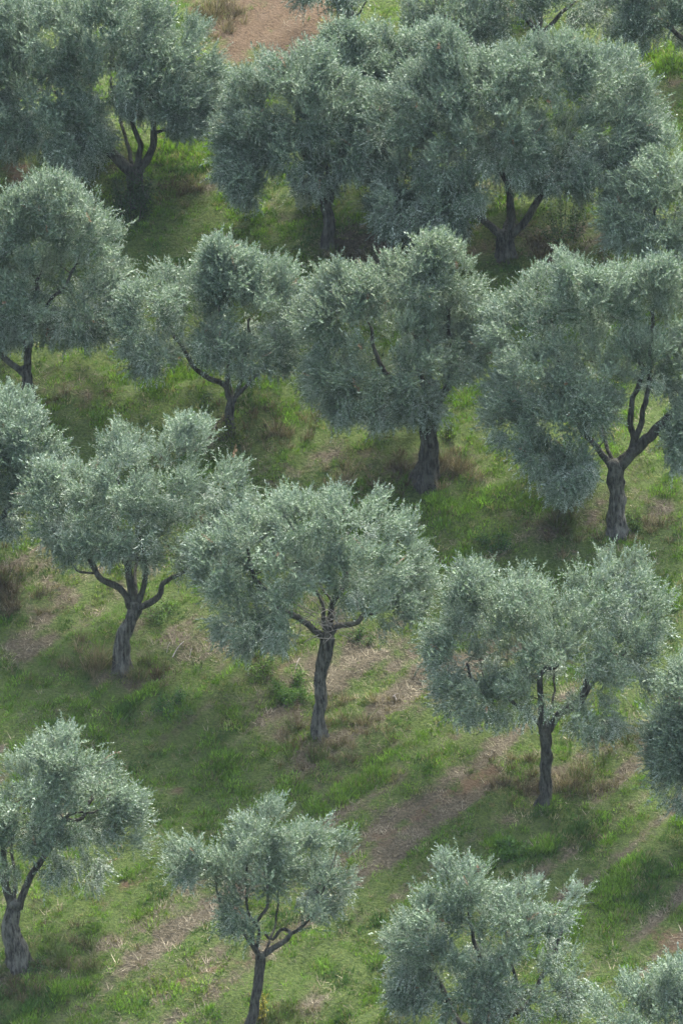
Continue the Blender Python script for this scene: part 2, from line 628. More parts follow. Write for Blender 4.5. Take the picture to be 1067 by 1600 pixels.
N_TUFT = 230000
tx, ty = scatter(N_TUFT)
tz = height(tx, ty)
dd, ss, ll = cover(tx, ty, tz)
clump = .6 * fbm(tx / .45, ty / .45, 71, 3) + .4 * fbm((tx * DA[0] + ty * DA[1]) / 1.1, (tx * DB[0] + ty * DB[1]) / .22, 75, 2)
keep = rng.random(N_TUFT) < np.clip(1.1 - 1.05 * dd - 1.1 * ss, 0.03, 1) * (0.5 + 0.5 * ll) * np.clip(0.1 + 3.2 * (clump - .33), .06, 1)
tx, ty, tz, dd, ll, clump = tx[keep], ty[keep], tz[keep], dd[keep], ll[keep], clump[keep]
nt = len(tx)
ca, cb, cc, cd = np.array([.058, .122, .018]), np.array([.120, .208, .028]), np.array([.130, .165, .045]), np.array([.026, .062, .018])
k1 = np.clip(0.5 * ll + 1.3 * (clump - .45) + rng.normal(0, .3, nt) + .2, 0, 1)[:, None]
k2 = np.clip(dd * 1.3 + rng.normal(0, .22, nt) - .1, 0, 1)[:, None]
k3 = (vnoise(tx / .9, ty / .9, 51) > .74)[:, None] * 0.75
col = ca * (1 - k1) + cb * k1
col = col * (1 - k2) + cc * k2
col = col * (1 - k3) + cd * k3
k4 = (rng.random(nt) < .10 + .25 * dd)[:, None]
col = np.where(k4, np.array([.17, .155, .092]), col) * np.exp(rng.normal(0, .28, nt))[:, None]
size = np.clip(0.65 + 0.6 * ll + 2.4 * (clump - .5) - 0.4 * dd + rng.normal(0, .18, nt), .4, 1.55)
grass = instanced('grass', np.stack([tx, ty, tz], -1), rng.uniform(-.5, .5, nt), size, col, tufts, rng.integers(0, 6, nt), M_TURF, kit='turf')
tag(grass, 'short green grass growing in tufts over the hillside', 'grass', kind='stuff')

N_S = 120000
sx, sy = scatter(N_S)
sz = height(sx, sy)
dd, ss, ll = cover(sx, sy, sz)
keep = rng.random(N_S) < np.clip(0.08 + 0.85 * dd - 0.5 * ss, 0.02, 1)
sx, sy, sz = sx[keep], sy[keep], sz[keep]
n = len(sx)
k = np.clip(fbm(sx / .5, sy / .5, 81, 3) * 1.6 - .4 + rng.normal(0, .2, n), 0, 1)[:, None]
col = (np.array([.060, .052, .036]) * (1 - k) + np.array([.20, .18, .132]) * k) * np.exp(rng.normal(0, .3, n))[:, None]
straw = instanced('dry_grass', np.stack([sx, sy, sz + .015], -1), rng.uniform(-.3, .3, n), rng.uniform(.6, 1.3, n), col, straws, rng.integers(0, 6, n), M_THATCH, kit='thatch')
tag(straw, 'dry mown straw lying on the worn strips of the hillside', 'dry grass', kind='stuff')


# ------------------------------------------------------------------ olive trees
LEAF_DENSITY = 15500
TOTAL = [0]


def leaf_quads(pos, ldir, nor, length, width):
    wd = nrm(np.cross(ldir, nor))
    L, Wd = length[:, None], width[:, None]
    a = pos
    b = pos + ldir * L * 0.45 + wd * Wd / 2 + nor * Wd * 0.12
    c = pos + ldir * L
    d = pos + ldir * L * 0.45 - wd * Wd / 2 + nor * Wd * 0.12
    return np.stack([a, b, c, d], 1).reshape(-1, 3)


def shoot_variant(name, per, bend):
    """one leafy olive shoot along +Z, 1 m long leaves scaled later: length 0.36 m, leaves in crossed pairs"""
    L = 0.36
    k = np.arange(per)
    t = 0.05 + 0.95 * k / (per - 1)
    pos = np.stack([bend * t * t * L, rng.normal(0, .004, per), t * L], -1)
    ax = nrm(np.stack([2 * bend * t, t * 0, t * 0 + 1], -1))
    ang = (k % 2) * np.pi + (k // 2) * (np.pi / 2) + rng.normal(0, .4, per)
    s1 = nrm(np.cross(ax, np.array([0, 1.0, 0])))
    s2 = np.cross(ax, s1)
    perp = s1 * np.cos(ang)[:, None] + s2 * np.sin(ang)[:, None]
    th = np.radians(np.where(t > .9, 16, 46) + rng.normal(0, 13, per))
    ld = nrm(ax * np.cos(th)[:, None] + perp * np.sin(th)[:, None])
    nor = ax - ld * np.sum(ax * ld, 1)[:, None] + rng.normal(0, .25, (per, 3))
    nor = nrm(nor - ld * np.sum(nor * ld, 1)[:, None])
    V = leaf_quads(pos, ld, nor, rng.uniform(.050, .080, per) * np.where(t > .85, .8, 1), rng.uniform(.022, .032, per))
    me = bpy.data.meshes.new(name)
    me.from_pydata(V.tolist(), [], np.arange(4 * per).reshape(-1, 4).tolist())
    at = me.attributes.new('shade', 'FLOAT', 'FACE')
    at.data.foreach_set('value', rng.uniform(.72, 1.28, per).astype(np.float32))
    me.materials.append(M_LEAF)
    return bpy.data.objects.new(name, me)


PER = 22
SHOOTS = [shoot_variant('olive_shoot', PER, bd) for bd in (0, .05, .1, .15, .2, .3, .4, .5)]


def foliage(name, C, O, n, rs, parent, up=0.75, tint=(0, 0), spread=0.125, dead=0.003, size=1.0):
    """leafy shoots round clump centres C with outward directions O"""
    ci = rs.integers(0, len(C), n)
    tone_c = rs.normal(0, 1, len(C))
    P = C[ci] + rs.normal(0, spread, (n, 3))
    o = O[ci]
    top = np.clip(o[:, 2:3], -1, 1)
    upw = np.where(top > -0.15, up * (0.6 + 0.8 * np.clip(top, 0, 1)), -0.12)
    d = nrm(o * 0.65 + np.array([0, 0, 1.0]) * upw + rs.normal(0, 0.44, (n, 3)))
    size = size * rs.uniform(.62, 1.05, n) * (1 + .12 * np.clip(top[:, 0], 0, 1)) * np.where(rs.random(n) < .03, 1.5, 1)
    # Euler angles (roll about the shoot first, then tip it over towards d)
    e = np.stack([rs.uniform(0, 0.0001, n), np.arccos(np.clip(d[:, 2], -1, 1)), np.arctan2(d[:, 1], d[:, 0])], -1)
    a = np.array([0.048, 0.083, 0.056])
    b = np.array([0.138, 0.194, 0.128])
    y = np.array([0.15, 0.165, 0.05])
    m = np.clip(0.40 + tint[0] + 0.14 * tone_c[ci] + rs.normal(0, 0.2, n), 0, 1)[:, None]
    col = a * (1 - m) + b * m
    yl = np.clip(tint[1] + .05 * tone_c[ci][::-1] + rs.normal(0, 0.06, n), 0, 1)[:, None]
    col = col * (1 - yl) + y * yl
    col[rs.random(n) < dead] = np.array([0.16, 0.10, 0.06])
    return instanced(name, P, e, size, col, SHOOTS, rs.integers(0, 8, n), M_LEAF, parent=parent, kit='shoots')


def olive(spec):
    """one olive tree from its places in the photograph"""
    rs = np.random.default_rng(spec['seed'])
    bxp, byp = spec['base']
    base = ground_at(bxp, byp)
    s = scale_at(base)
    cp = math.cos(PITCH)
    loc = lambda q: np.array([(q[0] - bxp) / s, q[2] if len(q) > 2 else 0.0, (byp - q[1]) / (s * cp)])
    root = empty('olive_tree', base)
    tag(root, spec['label'], 'olive tree', 'olive trees in rows on the hillside')
    # --- trunk
    tp = [loc(q) for q in spec['trunk']]
    w0, w1 = spec['w'][0] * .72, spec['w'][1] * .72
    P = [np.array([tp[0][0], 0, -0.35])] + tp
    lens = np.concatenate([[0], np.cumsum(np.linalg.norm(np.diff(np.array(P), axis=0), axis=1))])
    R = [(w0 + (w1 - w0) * min(1, l / lens[-1])) / 2 / s for l in lens]
    P, R = catmull(P, R, 0.07)
    zz = P[:, 2]
    fl = spec.get('flare', 0.6)
    lobes_n = 5 + spec['seed'] % 3

    def flare(A, I):
        z = zz[np.clip(I, 0, len(zz) - 1)]
        e = np.exp(-np.clip(z + 0.05, 0, 9) / 0.22)
        return 1 + e * fl * (0.75 + 0.55 * np.sin(A * lobes_n + spec['seed']))
    P[3:-2, :2] += np.stack([fbm(P[3:-2, 2] * 1.6, P[3:-2, 2] * 0 + spec['seed'] + 9 * a, 5, 2) - .5 for a in (0, 1)], -1) * 0.16
    V, q, tt = tube(P, R, 36, 0.30, 0.26, spec['seed'], flare)
    # rounded crotch over the top
    trunk = mesh_np('trunk', V, [q, tt], M_BARK_PALE if spec['seed'] in (16, 19, 15, 13) else M_BARK, smooth=True, parent=root)
    # --- lobes of the crown, spread in depth
    lob = np.array([(loc((a, b))[0], loc((a, b))[2], c / s, d / s) for a, b, c, d in spec['crown']])
    x0, x1 = (lob[:, 0] - lob[:, 2]).min(), (lob[:, 0] + lob[:, 2]).max()
    z0, z1 = (lob[:, 1] - lob[:, 3]).min(), (lob[:, 1] + lob[:, 3]).max()
    xc, Rx = (x0 + x1) / 2, (x1 - x0) / 2
    zc, Rz = (z0 + z1) / 2, (z1 - z0) / 2
    Rd = min(Rx, 3.3) * spec.get('deep', 0.85)
    E = []
    for lx, lz, ra, rb in lob:
        q2 = ((lx - xc) / Rx) ** 2 + 0.5 * (max(0, lz - zc) / Rz) ** 2
        dm = Rd * math.sqrt(max(0.02, 1 - q2))
        ry = 0.5 * (ra + rb)
        k = max(1, int(round((2 * dm) / (1.7 * ry))))
        for j in range(k):
            yy = 0.0 if k == 1 else (-1 + 2 * j / (k - 1)) * max(0.0, dm - ry * 0.8)
            yy += rs.normal(0, 0.12)
            # a lobe nearer the camera sits lower in the picture: lift it a little, never past its height
            E.append((lx, yy, lz + (spec.get('lift', .06) if lz < zc else -0.24 - spec.get('drop', 0) + 0.1 * (zc + Rz - lz) / Rz) - yy * 0.21, ra * 0.87, ry * 0.88, rb * (0.82 if rb > .6 else .92)))
    E = np.array(E)
    # --- clump centres near the skin of the joined lobes
    vol = E[:, 3] * E[:, 4] * E[:, 5]
    M = 26000
    ei = rs.choice(len(E), M, p=vol ** 0.45 / (vol ** 0.45).sum())
    g = nrm(rs.normal(0, 1, (M, 3))) * (rs.random((M, 1)) ** (1 / 3))
    X = E[ei, :3] + g * E[ei, 3:]
    Q = (X[:, None, :] - E[None, :, :3]) / E[None, :, 3:]
    qn = np.linalg.norm(Q, axis=2)
    dep = (1 - qn) * E[None, :, 3:].min(axis=2)
    depth = dep.max(axis=1)
    own = dep.argmax(axis=1)
    out_ = nrm((X - E[own, :3]) / E[own, 3:] ** 2)
    cen = np.array([xc, 0, z0 + 0.25 * (z1 - z0)])
    out_ = nrm(out_ * 0.6 + nrm(X - cen) * 0.6)
    pk = np.exp(-depth / 0.30) + spec.get('inner', 0.06)
    pk *= np.where(out_[:, 2] < -0.45, 0.75, 1.0) * np.where(X[:, 1] > 0.25 * Rd, 0.5, 1.0)
    cl_ = (fbm(X[:, 0] / .8 + 7 * spec['seed'], X[:, 2] / .8 + X[:, 1] * .5, spec['seed'] % 50, 2) + fbm(X[:, 1] / .8, X[:, 2] / .8 - X[:, 0] * .4, 9 + spec['seed'] % 50, 2)) / 2
    pk *= np.clip(0.4 + spec.get('gap', 3.0) * (cl_ - .39), spec.get('low', .2), 1.6)
    area = raster(spec['crown']) / (s * s)
    n_leaf = area * LEAF_DENSITY * spec.get('dense', 1.0)
    per = PER
    n_shoot = int(n_leaf / per)
    n_cl = max(60, int(n_shoot / 42))
    sel = rs.choice(M, n_cl, replace=False, p=pk / pk.sum())
    C, O = X[sel], out_[sel]
    # --- limbs seen in the photograph, then two more that carry the front and the back of the crown
    nodes, nrad = [], []
    fork = tp[-1]

    def limb(pts, ra, rb, sd, sides=12):
        j = [np.array(p, float) for p in pts]
        j = [j[0]] + [p + rs.normal(0, 0.03, 3) for p in j[1:]]
        rr = np.linspace(ra, rb, len(j))
        Pl, Rl = catmull(j, rr, 0.09)
        Pl[1:-1] += (np.stack([fbm(Pl[1:-1, 2] * 2.2 + sd, Pl[1:-1, 0] * 2.2 + a * 9, sd % 30 + a, 2) for a in range(3)], -1) - .5) * 0.16
        V, q, tt = tube(Pl, Rl, sides, 0.26, 0.06, sd)
        mesh_np('limb', V, [q, tt], M_BARK, smooth=True, parent=trunk)
        k0 = len(Pl) // 3
        nodes.extend(Pl[k0::3])
        nrad.extend(Rl[k0::3])

    for li, (pts, wa, wb) in enumerate(spec['limbs']):
        pp = [loc(q) for q in pts]
        # limbs wander in depth
        yo = rs.uniform(-0.5, 0.5)
        for i in range(1, len(pp)):
            pp[i][1] += yo * i / len(pp)
        e = pp[-1] - pp[-2]
        e = e / np.linalg.norm(e)
        tip = pp[-1] + (e * 0.45 + np.array([0, yo * 0.5, 0.6])) * rs.uniform(0.5, 0.8)
        if tip[2] < z1 - 0.5:
            pp.append(tip)
        limb(pp, wa * .8 / 2 / s, wb / 2 / s * 0.6, spec['seed'] * 7 + li)
    rf = w1 / 2 / s
    for sg in ((-1, 1) if len(spec['limbs']) < 3 else (1,)):
        zt = zc - 0.15 * Rz
        if zt > fork[2] + 0.4:
            end = np.array([xc * 0.5 + rs.normal(0, .4), sg * Rd * 0.55, zt])
            st = fork + np.array([0, sg * rf * 0.3, -0.15])
            mid = st * 0.5 + end * 0.5 + np.array([rs.normal(0, .15), sg * 0.2, -0.1])
            limb([st, mid, end], rf * 0.32, rf * 0.15, spec['seed'] * 7 + 20 + sg)
    # --- branches and twigs that carry the leaves
    ndz = np.array(nodes)
    order = np.argsort(np.min(np.linalg.norm(C[:, None] - ndz[None], axis=2), axis=1))
    bag = Bag()
    nod = [np.array(x) for x in nodes]
    nr_ = list(nrad)
    NA = np.zeros((len(nod) + 4 * len(C), 3))
    NR = np.zeros(len(NA))
    NA[:len(nod)] = ndz
    NR[:len(nod)] = nr_
    cnt = len(nod)
    for ii in order:
        c = C[ii]
        dv = NA[:cnt] - c
        dist = np.linalg.norm(dv, axis=1) + 0.6 * np.clip(dv[:, 2], 0, 9)
        b_ = int(dist.argmin())
        a0 = NA[b_]
        ln = np.linalg.norm(c - a0)
        if ln < 0.05:
            continue
        ra = min(NR[b_] * 0.75, 0.010 + 0.016 * ln)
        md = (a0 + c) / 2 + np.array([rs.normal(0, .07), rs.normal(0, .07), 0.10 * ln]) * min(1, ln)
        tq = np.linspace(0, 1, 5)[:, None]
        Pb = (1 - tq) ** 2 * a0 + 2 * tq * (1 - tq) * md + tq ** 2 * c
        V, q, tt = tube(Pb, np.linspace(ra, max(0.006, ra * 0.4), 5), 4)
        bag.add(V, q, tt)
        for kk in (2, 3, 4):
            NA[cnt] = Pb[kk]
            NR[cnt] = ra * (1 - 0.15 * kk)
            cnt += 1
        # stray bare twigs inside the crown
        for _ in range(spec.get('twigs', 1)):
            e = c + nrm(O[ii] * 0.4 + np.array([0, 0, .4]) + rs.normal(0, .5, 3)) * rs.uniform(.25, .5)
            Pt = np.stack([c, (c + e) / 2 + rs.normal(0, .03, 3), e])
            V, q, tt = tube(Pt, np.array([0.008, 0.006, 0.004]), 3)
            bag.add(V, q, tt)
    TOTAL[0] += n_shoot * per
    crown = foliage('crown', C, O, n_shoot, rs, root, up=spec.get('up', 0.75), tint=spec.get('tint', (0, 0)), size=spec.get('leaf', 1.0))
    crown['kind'] = 'stuff'
    if bag.n:
        mesh_np('branches', np.vstack(bag.v), [np.vstack(bag.q), np.vstack(bag.t)], M_TWIG, smooth=True, parent=root)['kind'] = 'stuff'
    return root, base, s


def raster(lobes):
    xs = [a - c for a, b, c, d in lobes] + [a + c for a, b, c, d in lobes]
    ys = [b - d for a, b, c, d in lobes] + [b + d for a, b, c, d in lobes]
    X, Y = np.meshgrid(np.arange(min(xs), max(xs), 4), np.arange(min(ys), max(ys), 4))
    k = np.zeros(X.shape, bool)
    for a, b, c, d in lobes:
        k |= ((X - a) / c) ** 2 + ((Y - b) / d) ** 2 < 1
    return k.sum() * 16.0


TREES = [
 dict(label='huge dark old olive tree whose trunk forks above a dark green shrub', base=(213, 312), w=(38, 30),
      trunk=[(213, 312), (213, 285), (210, 264)],
      limbs=[([(207, 270), (180, 244), (140, 208), (105, 175)], 24, 14), ([(214, 266), (217, 236), (213, 205), (195, 150)], 13, 9),
             ([(220, 268), (238, 232), (242, 200), (236, 150), (240, 100)], 16, 10), ([(244, 208), (262, 204), (285, 205)], 7, 4)],
      crown=[(60, 60, 90, 75), (170, 40, 100, 80), (270, 85, 75, 70), (305, 140, 50, 60), (60, 160, 90, 75), (170, 125, 90, 70), (110, 210, 75, 45),
             (20, 130, 60, 90), (240, 150, 60, 45), (130, 238, 40, 32), (290, 180, 40, 32), (30, 210, 50, 35), (-40, 110, 60, 100)],
      seed=1, dense=1.5, inner=.2, low=.45, gap=2.4, tint=(-0.08, 0)),
 dict(label='dark olive tree on a short straight trunk beside the widest crown', base=(514, 385), w=(22, 20),
      trunk=[(514, 385), (514, 345), (512, 312)],
      limbs=[([(511, 316), (497, 288), (482, 255), (470, 215)], 13, 9), ([(515, 318), (528, 285), (545, 255), (555, 220)], 13, 8),
             ([(508, 318), (488, 302), (462, 292)], 8, 5), ([(513, 314), (513, 270), (505, 220)], 9, 6)],
      crown=[(470, 110, 70, 55), (420, 155, 65, 60), (392, 205, 50, 55), (510, 165, 75, 65), (560, 195, 50, 65), (450, 235, 55, 42), (378, 265, 35, 36),
             (365, 225, 28, 38), (485, 285, 30, 22), (545, 255, 35, 36), (480, 170, 80, 60), (385, 300, 18, 24)], seed=2, dense=1.5, inner=.2, low=.45, gap=2.4, tint=(-0.05, 0)),
 dict(label='pale olive crown with hidden trunk between the bare dirt slope and the widest crown', base=(612, 290), w=(22, 20),
      trunk=[(612, 290), (612, 240), (610, 200)], limbs=[([(608, 205), (590, 165), (575, 130)], 12, 7), ([(614, 205), (635, 165), (645, 130)], 12, 7)],
      crown=[(600, 65, 65, 45), (560, 95, 55, 55), (650, 110, 45, 55), (535, 62, 35, 36), (610, 130, 60, 50), (655, 70, 30, 30)], seed=3, drop=0.2, dense=1.5, inner=.2, low=.45, gap=2.4, tint=(.05, 0)),
 dict(label='olive tree with the widest crown of the grove over a dark three-way fork', base=(790, 402), w=(34, 30),
      trunk=[(790, 402), (790, 380), (788, 362)],
      limbs=[([(783, 368), (765, 355), (745, 325), (725, 285)], 17, 11), ([(789, 366), (796, 340), (793, 300), (775, 250)], 17, 10),
             ([(796, 368), (818, 350), (832, 328), (850, 290), (880, 250)], 17, 10)],
      crown=[(620, 175, 65, 65), (592, 225, 45, 75), (680, 130, 65, 50), (760, 110, 75, 50), (850, 95, 85, 55), (935, 105, 70, 60), (995, 165, 40, 70),
             (955, 215, 65, 70), (880, 200, 80, 75), (780, 195, 90, 75), (690, 235, 80, 70), (640, 295, 55, 50), (715, 305, 40, 36), (620, 335, 42, 34),
             (870, 275, 60, 40), (930, 285, 50, 42), (800, 255, 60, 40), (690, 60, 25, 22), (690, 345, 36, 26), (965, 260, 35, 40)],
      seed=4, drop=0.15, dense=1.5, inner=.2, low=.45, gap=2.4, tint=(0.02, 0)),
 dict(label='thin brownish half-bare olive of upright twigs at the top of the grove', base=(692, 112), w=(16, 12),
      trunk=[(692, 112), (693, 98), (694, 88)],
      limbs=[([(692, 92), (675, 60), (660, 20)], 6, 3), ([(694, 92), (690, 50), (688, 0)], 6, 3), ([(696, 92), (710, 55), (725, 10)], 6, 3),
             ([(696, 94), (725, 70), (745, 40)], 5, 3), ([(692, 94), (660, 70), (645, 45)], 5, 3)],
      crown=[(690, 10, 55, 50), (660, 45, 40, 35), (725, 40, 40, 40), (700, 50, 45, 36)], seed=5, tint=(-.2, .05), dense=0.5, twigs=4, up=1.3),
 dict(label='dark gnarled olive with bent bare limbs at the top edge behind the widest crown', base=(852, 92), w=(24, 20),
      trunk=[(852, 92), (846, 65), (838, 48)],
      limbs=[([(840, 52), (822, 30), (800, 20), (780, 0)], 11, 7), ([(838, 52), (845, 20), (850, -20)], 12, 8), ([(842, 52), (870, 25), (900, 5)], 10, 6)],
      crown=[(790, 5, 70, 42), (860, -15, 80, 40), (920, 10, 55, 40), (760, 40, 45, 32), (820, -40, 90, 40), (945, 25, 30, 30)], seed=6, tint=(-.3, .05), dense=0.75),
 dict(label='dark green olive tree at the top corner above a lit grass verge', base=(1095, 135), w=(22, 20),
      trunk=[(1095, 135), (1092, 105), (1088, 75)], limbs=[([(1086, 80), (1050, 50), (1010, 30)], 11, 7), ([(1088, 80), (1085, 40), (1075, 0)], 11, 7)],
      crown=[(1030, 15, 55, 45), (1000, 45, 32, 32), (1055, 50, 40, 30), (1080, 10, 50, 60), (1010, -20, 50, 40)], seed=7, tint=(-.3, .05)),
 dict(label='dark olive crown just showing over the bare dirt slope at the top edge', base=(560, 80), w=(18, 16),
      trunk=[(560, 80), (556, 50), (545, 20)], limbs=[([(546, 26), (520, 0), (490, -20)], 9, 6), ([(545, 26), (550, 0), (560, -25)], 9, 6)],
      crown=[(500, -14, 42, 30), (530, -5, 30, 20), (480, -20, 34, 22), (555, -20, 40, 24)], seed=8, tint=(-.3, 0)),
 dict(label='pale olive at the edge behind the tree with the long slanting limb', base=(1062, 470), w=(20, 18),
      trunk=[(1062, 470), (1058, 435), (1052, 402)],
      limbs=[([(1050, 406), (1040, 385), (1025, 350)], 10, 6), ([(1054, 406), (1065, 375), (1075, 330)], 11, 7), ([(1050, 408), (1030, 395), (1005, 385)], 7, 4)],
      crown=[(1010, 285, 55, 50), (1050, 245, 45, 42), (980, 330, 40, 48), (1040, 335, 50, 48), (965, 358, 22, 26), (1090, 300, 50, 60), (995, 380, 26, 20), (1040, 385, 50, 26), (1010, 330, 55, 50)],
      seed=9, tint=(0.6, 0)),
 dict(label='olive tree with a low elbow-bent limb, downhill of the huge dark olive', base=(42, 628), w=(22, 20),
      trunk=[(42, 628), (44, 600), (42, 572)],
      limbs=[([(42, 585), (22, 570), (5, 550), (-12, 530), (-20, 490)], 14, 10), ([(43, 578), (46, 545), (48, 510), (60, 460)], 15, 9),
             ([(47, 520), (75, 480), (110, 440)], 9, 6)],
      crown=[(80, 300, 55, 36), (130, 340, 55, 55), (60, 360, 60, 55), (150, 410, 50, 65), (90, 430, 70, 65), (20, 330, 50, 55), (15, 440, 52, 50),
             (40, 485, 36, 36), (145, 478, 46, 42), (115, 515, 30, 20), (-20, 400, 50, 70), (-15, 480, 40, 40), (20, 480, 62, 48), (60, 500, 34, 34), (10, 520, 42, 22), (140, 505, 50, 28), (175, 450, 30, 50)], seed=10, drop=0.1, dense=1.15, inner=.1, tint=(.0, .05)),
 dict(label='olive tree on a thin short trunk with a reddish dead spray in its crown', base=(360, 668), w=(17, 15),
      trunk=[(360, 668), (361, 642), (363, 622)],
      limbs=[([(361, 626), (350, 604), (326, 592), (303, 575), (288, 550), (270, 525)], 12, 7), ([(366, 628), (385, 604), (410, 580), (425, 550)], 9, 6),
             ([(363, 626), (354, 595), (357, 560), (350, 510)], 9, 6), ([(364, 626), (376, 590), (385, 550)], 8, 5)],
      crown=[(290, 430, 65, 48), (360, 408, 55, 40), (425, 425, 50, 50), (240, 488, 55, 52), (215, 530, 30, 36), (320, 500, 80, 55), (400, 498, 70, 55),
             (440, 540, 32, 44), (255, 560, 26, 22), (395, 565, 34, 24), (335, 545, 36, 24), (345, 378, 20, 14), (225, 565, 14, 18)], seed=11, drop=0.35, dense=1.15, inner=.1, tint=(0.18, 0)),
 dict(label='yellowish-green olive tree on a thick trunk flaring at its foot amid dead stems', base=(662, 752), w=(46, 30),
      trunk=[(662, 752), (666, 715), (669, 680), (670, 648)],
      limbs=[([(672, 660), (690, 618), (712, 597), (736, 588), (746, 562), (750, 530)], 16, 10), ([(668, 655), (660, 612), (655, 572), (652, 530)], 14, 8),
             ([(664, 660), (640, 622), (616, 602), (596, 575), (584, 545)], 14, 8), ([(674, 655), (700, 595), (705, 550), (700, 520)], 12, 8)],
      crown=[(620, 418, 75, 38), (700, 408, 55, 42), (675, 368, 22, 18), (540, 465, 65, 52), (498, 520, 42, 62), (610, 500, 80, 65), (700, 488, 68, 55),
             (745, 495, 32, 65), (508, 600, 36, 40), (565, 600, 55, 45), (655, 590, 60, 50), (600, 640, 30, 28), (700, 555, 46, 34), (535, 432, 50, 36), (540, 635, 26, 22),
             (650, 640, 40, 24)], seed=12, drop=0.35, dense=1.15, inner=.1, tint=(0.1, .12), flare=.6, deep=.75),
 dict(label='olive tree with a long slanting limb and foliage hanging almost to the grass', base=(962, 832), w=(36, 32),
      trunk=[(962, 832), (960, 790), (958, 750), (960, 722)],
      limbs=[([(966, 735), (985, 706), (1020, 676), (1050, 642), (1072, 615), (1080, 580)], 22, 14), ([(978, 715), (997, 680), (1002, 640), (1012, 590), (1015, 540)], 13, 9),
             ([(960, 728), (985, 690), (984, 640), (1000, 585), (990, 540)], 14, 9), ([(955, 728), (930, 700), (900, 670), (880, 620), (870, 560)], 14, 8)],
      crown=[(800, 490, 50, 62), (850, 450, 55, 52), (890, 398, 28, 22), (930, 445, 70, 48), (1010, 440, 60, 46), (1060, 470, 50, 62), (782, 580, 34, 75),
             (840, 560, 70, 75), (920, 550, 80, 70), (1010, 540, 70, 52), (800, 655, 42, 55), (860, 660, 55, 55), (888, 735, 34, 30), (925, 645, 42, 40),
             (835, 715, 34, 30), (1065, 555, 50, 50), (1050, 705, 18, 32), (1065, 670, 20, 30), (880, 765, 14, 12), (1020, 415, 25, 18)], seed=13, drop=0.25, dense=1.15, inner=.1, tint=(0.08, 0)),
 dict(label='olive crown cut by the edge above a wide patch of brown dead grass', base=(-25, 930), w=(26, 24),
      trunk=[(-25, 930), (-25, 890), (-23, 855)], limbs=[([(-23, 862), (0, 830), (20, 790)], 14, 8), ([(-25, 862), (-40, 820), (-50, 770)], 14, 8)],
      crown=[(20, 640, 45, 40), (55, 690, 45, 52), (0, 720, 60, 75), (60, 740, 36, 46), (10, 808, 44, 44), (-40, 680, 50, 60), (-60, 770, 60, 60)], seed=14, tint=(.08, 0)),
 dict(label='olive tree with a leaning trunk spread into open knotted limbs under a pale crown', base=(190, 1048), w=(30, 27),
      trunk=[(190, 1048), (196, 1005), (205, 965), (213, 942)],
      limbs=[([(207, 948), (190, 918), (158, 900), (142, 872), (130, 858), (102, 848)], 15, 7), ([(211, 946), (202, 900), (199, 880), (188, 862), (180, 820), (185, 780)], 14, 8),
             ([(218, 948), (232, 905), (228, 870), (224, 830), (215, 790)], 12, 8), ([(216, 948), (244, 930), (258, 908), (288, 890), (310, 855)], 13, 8),
             ([(150, 895), (122, 895), (105, 862)], 5, 2)],
      crown=[(270, 690, 52, 34), (185, 700, 40, 34), (120, 740, 55, 42), (72, 780, 40, 42), (180, 770, 70, 45), (270, 760, 70, 50), (350, 760, 55, 42),
             (300, 815, 65, 42), (220, 815, 65, 36), (140, 815, 55, 32), (370, 800, 32, 28), (110, 846, 40, 24), (250, 850, 55, 24), (330, 852, 45, 26), (170, 850, 40, 18), (205, 872, 48, 24), (270, 872, 36, 20), (118, 866, 28, 20), (92, 825, 34, 24), (300, 670, 24, 14)], seed=15, gap=4.5, low=.14, dense=0.8, tint=(.12, .03), deep=.8),
 dict(label='pale silvery olive with a tall bare winding trunk and bleached dead twigs at its fork', base=(498, 1148), w=(24, 25),
      trunk=[(498, 1148), (498, 1100), (505, 1045), (512, 990)],
      limbs=[([(506, 996), (492, 984), (465, 965), (440, 945), (415, 925), (395, 890)], 15, 9), ([(516, 992), (530, 978), (560, 974), (568, 962), (592, 955), (615, 930)], 12, 6),
             ([(513, 992), (520, 952), (533, 915), (540, 880)], 13, 8), ([(510, 992), (505, 950), (498, 935), (480, 900)], 9, 6)],
      crown=[(400, 830, 55, 48), (470, 800, 55, 36), (560, 798, 75, 42), (620, 845, 50, 55), (645, 915, 36, 45), (560, 880, 80, 46), (440, 885, 65, 50),
             (350, 880, 45, 42), (380, 950, 48, 50), (395, 1000, 32, 36), (500, 870, 60, 40), (622, 945, 38, 26), (328, 860, 24, 32), (440, 940, 40, 34), (560, 925, 45, 24),
             (590, 765, 30, 16), (350, 920, 28, 34), (375, 975, 44, 40), (590, 955, 50, 24), (430, 985, 26, 24)], seed=16, gap=3.4, low=.3, dense=0.85, tint=(.22, 0)),
 dict(label='round pale olive on a dark straight trunk with one thick bent limb', base=(850, 1255), w=(24, 22),
      trunk=[(850, 1255), (850, 1215), (850, 1170), (848, 1138)],
      limbs=[([(846, 1144), (832, 1122), (815, 1108), (795, 1080), (786, 1062), (745, 1058)], 9, 6), ([(847, 1144), (840, 1095), (838, 1055), (852, 1040), (866, 1036)], 13, 8),
             ([(852, 1144), (872, 1118), (900, 1090), (920, 1060), (936, 1036), (958, 1032), (975, 1010)], 16, 8), ([(872, 1118), (905, 1098), (928, 1055), (945, 1030)], 9, 6)],
      crown=[(740, 940, 55, 48), (810, 920, 45, 36), (870, 950, 60, 44), (930, 910, 45, 38), (975, 885, 42, 32), (1002, 945, 34, 55), (720, 1020, 45, 55),
             (800, 1005, 70, 52), (880, 1015, 70, 48), (960, 1010, 58, 48), (708, 1085, 26, 44), (755, 1098, 46, 40), (830, 1088, 46, 34), (925, 1120, 46, 40),
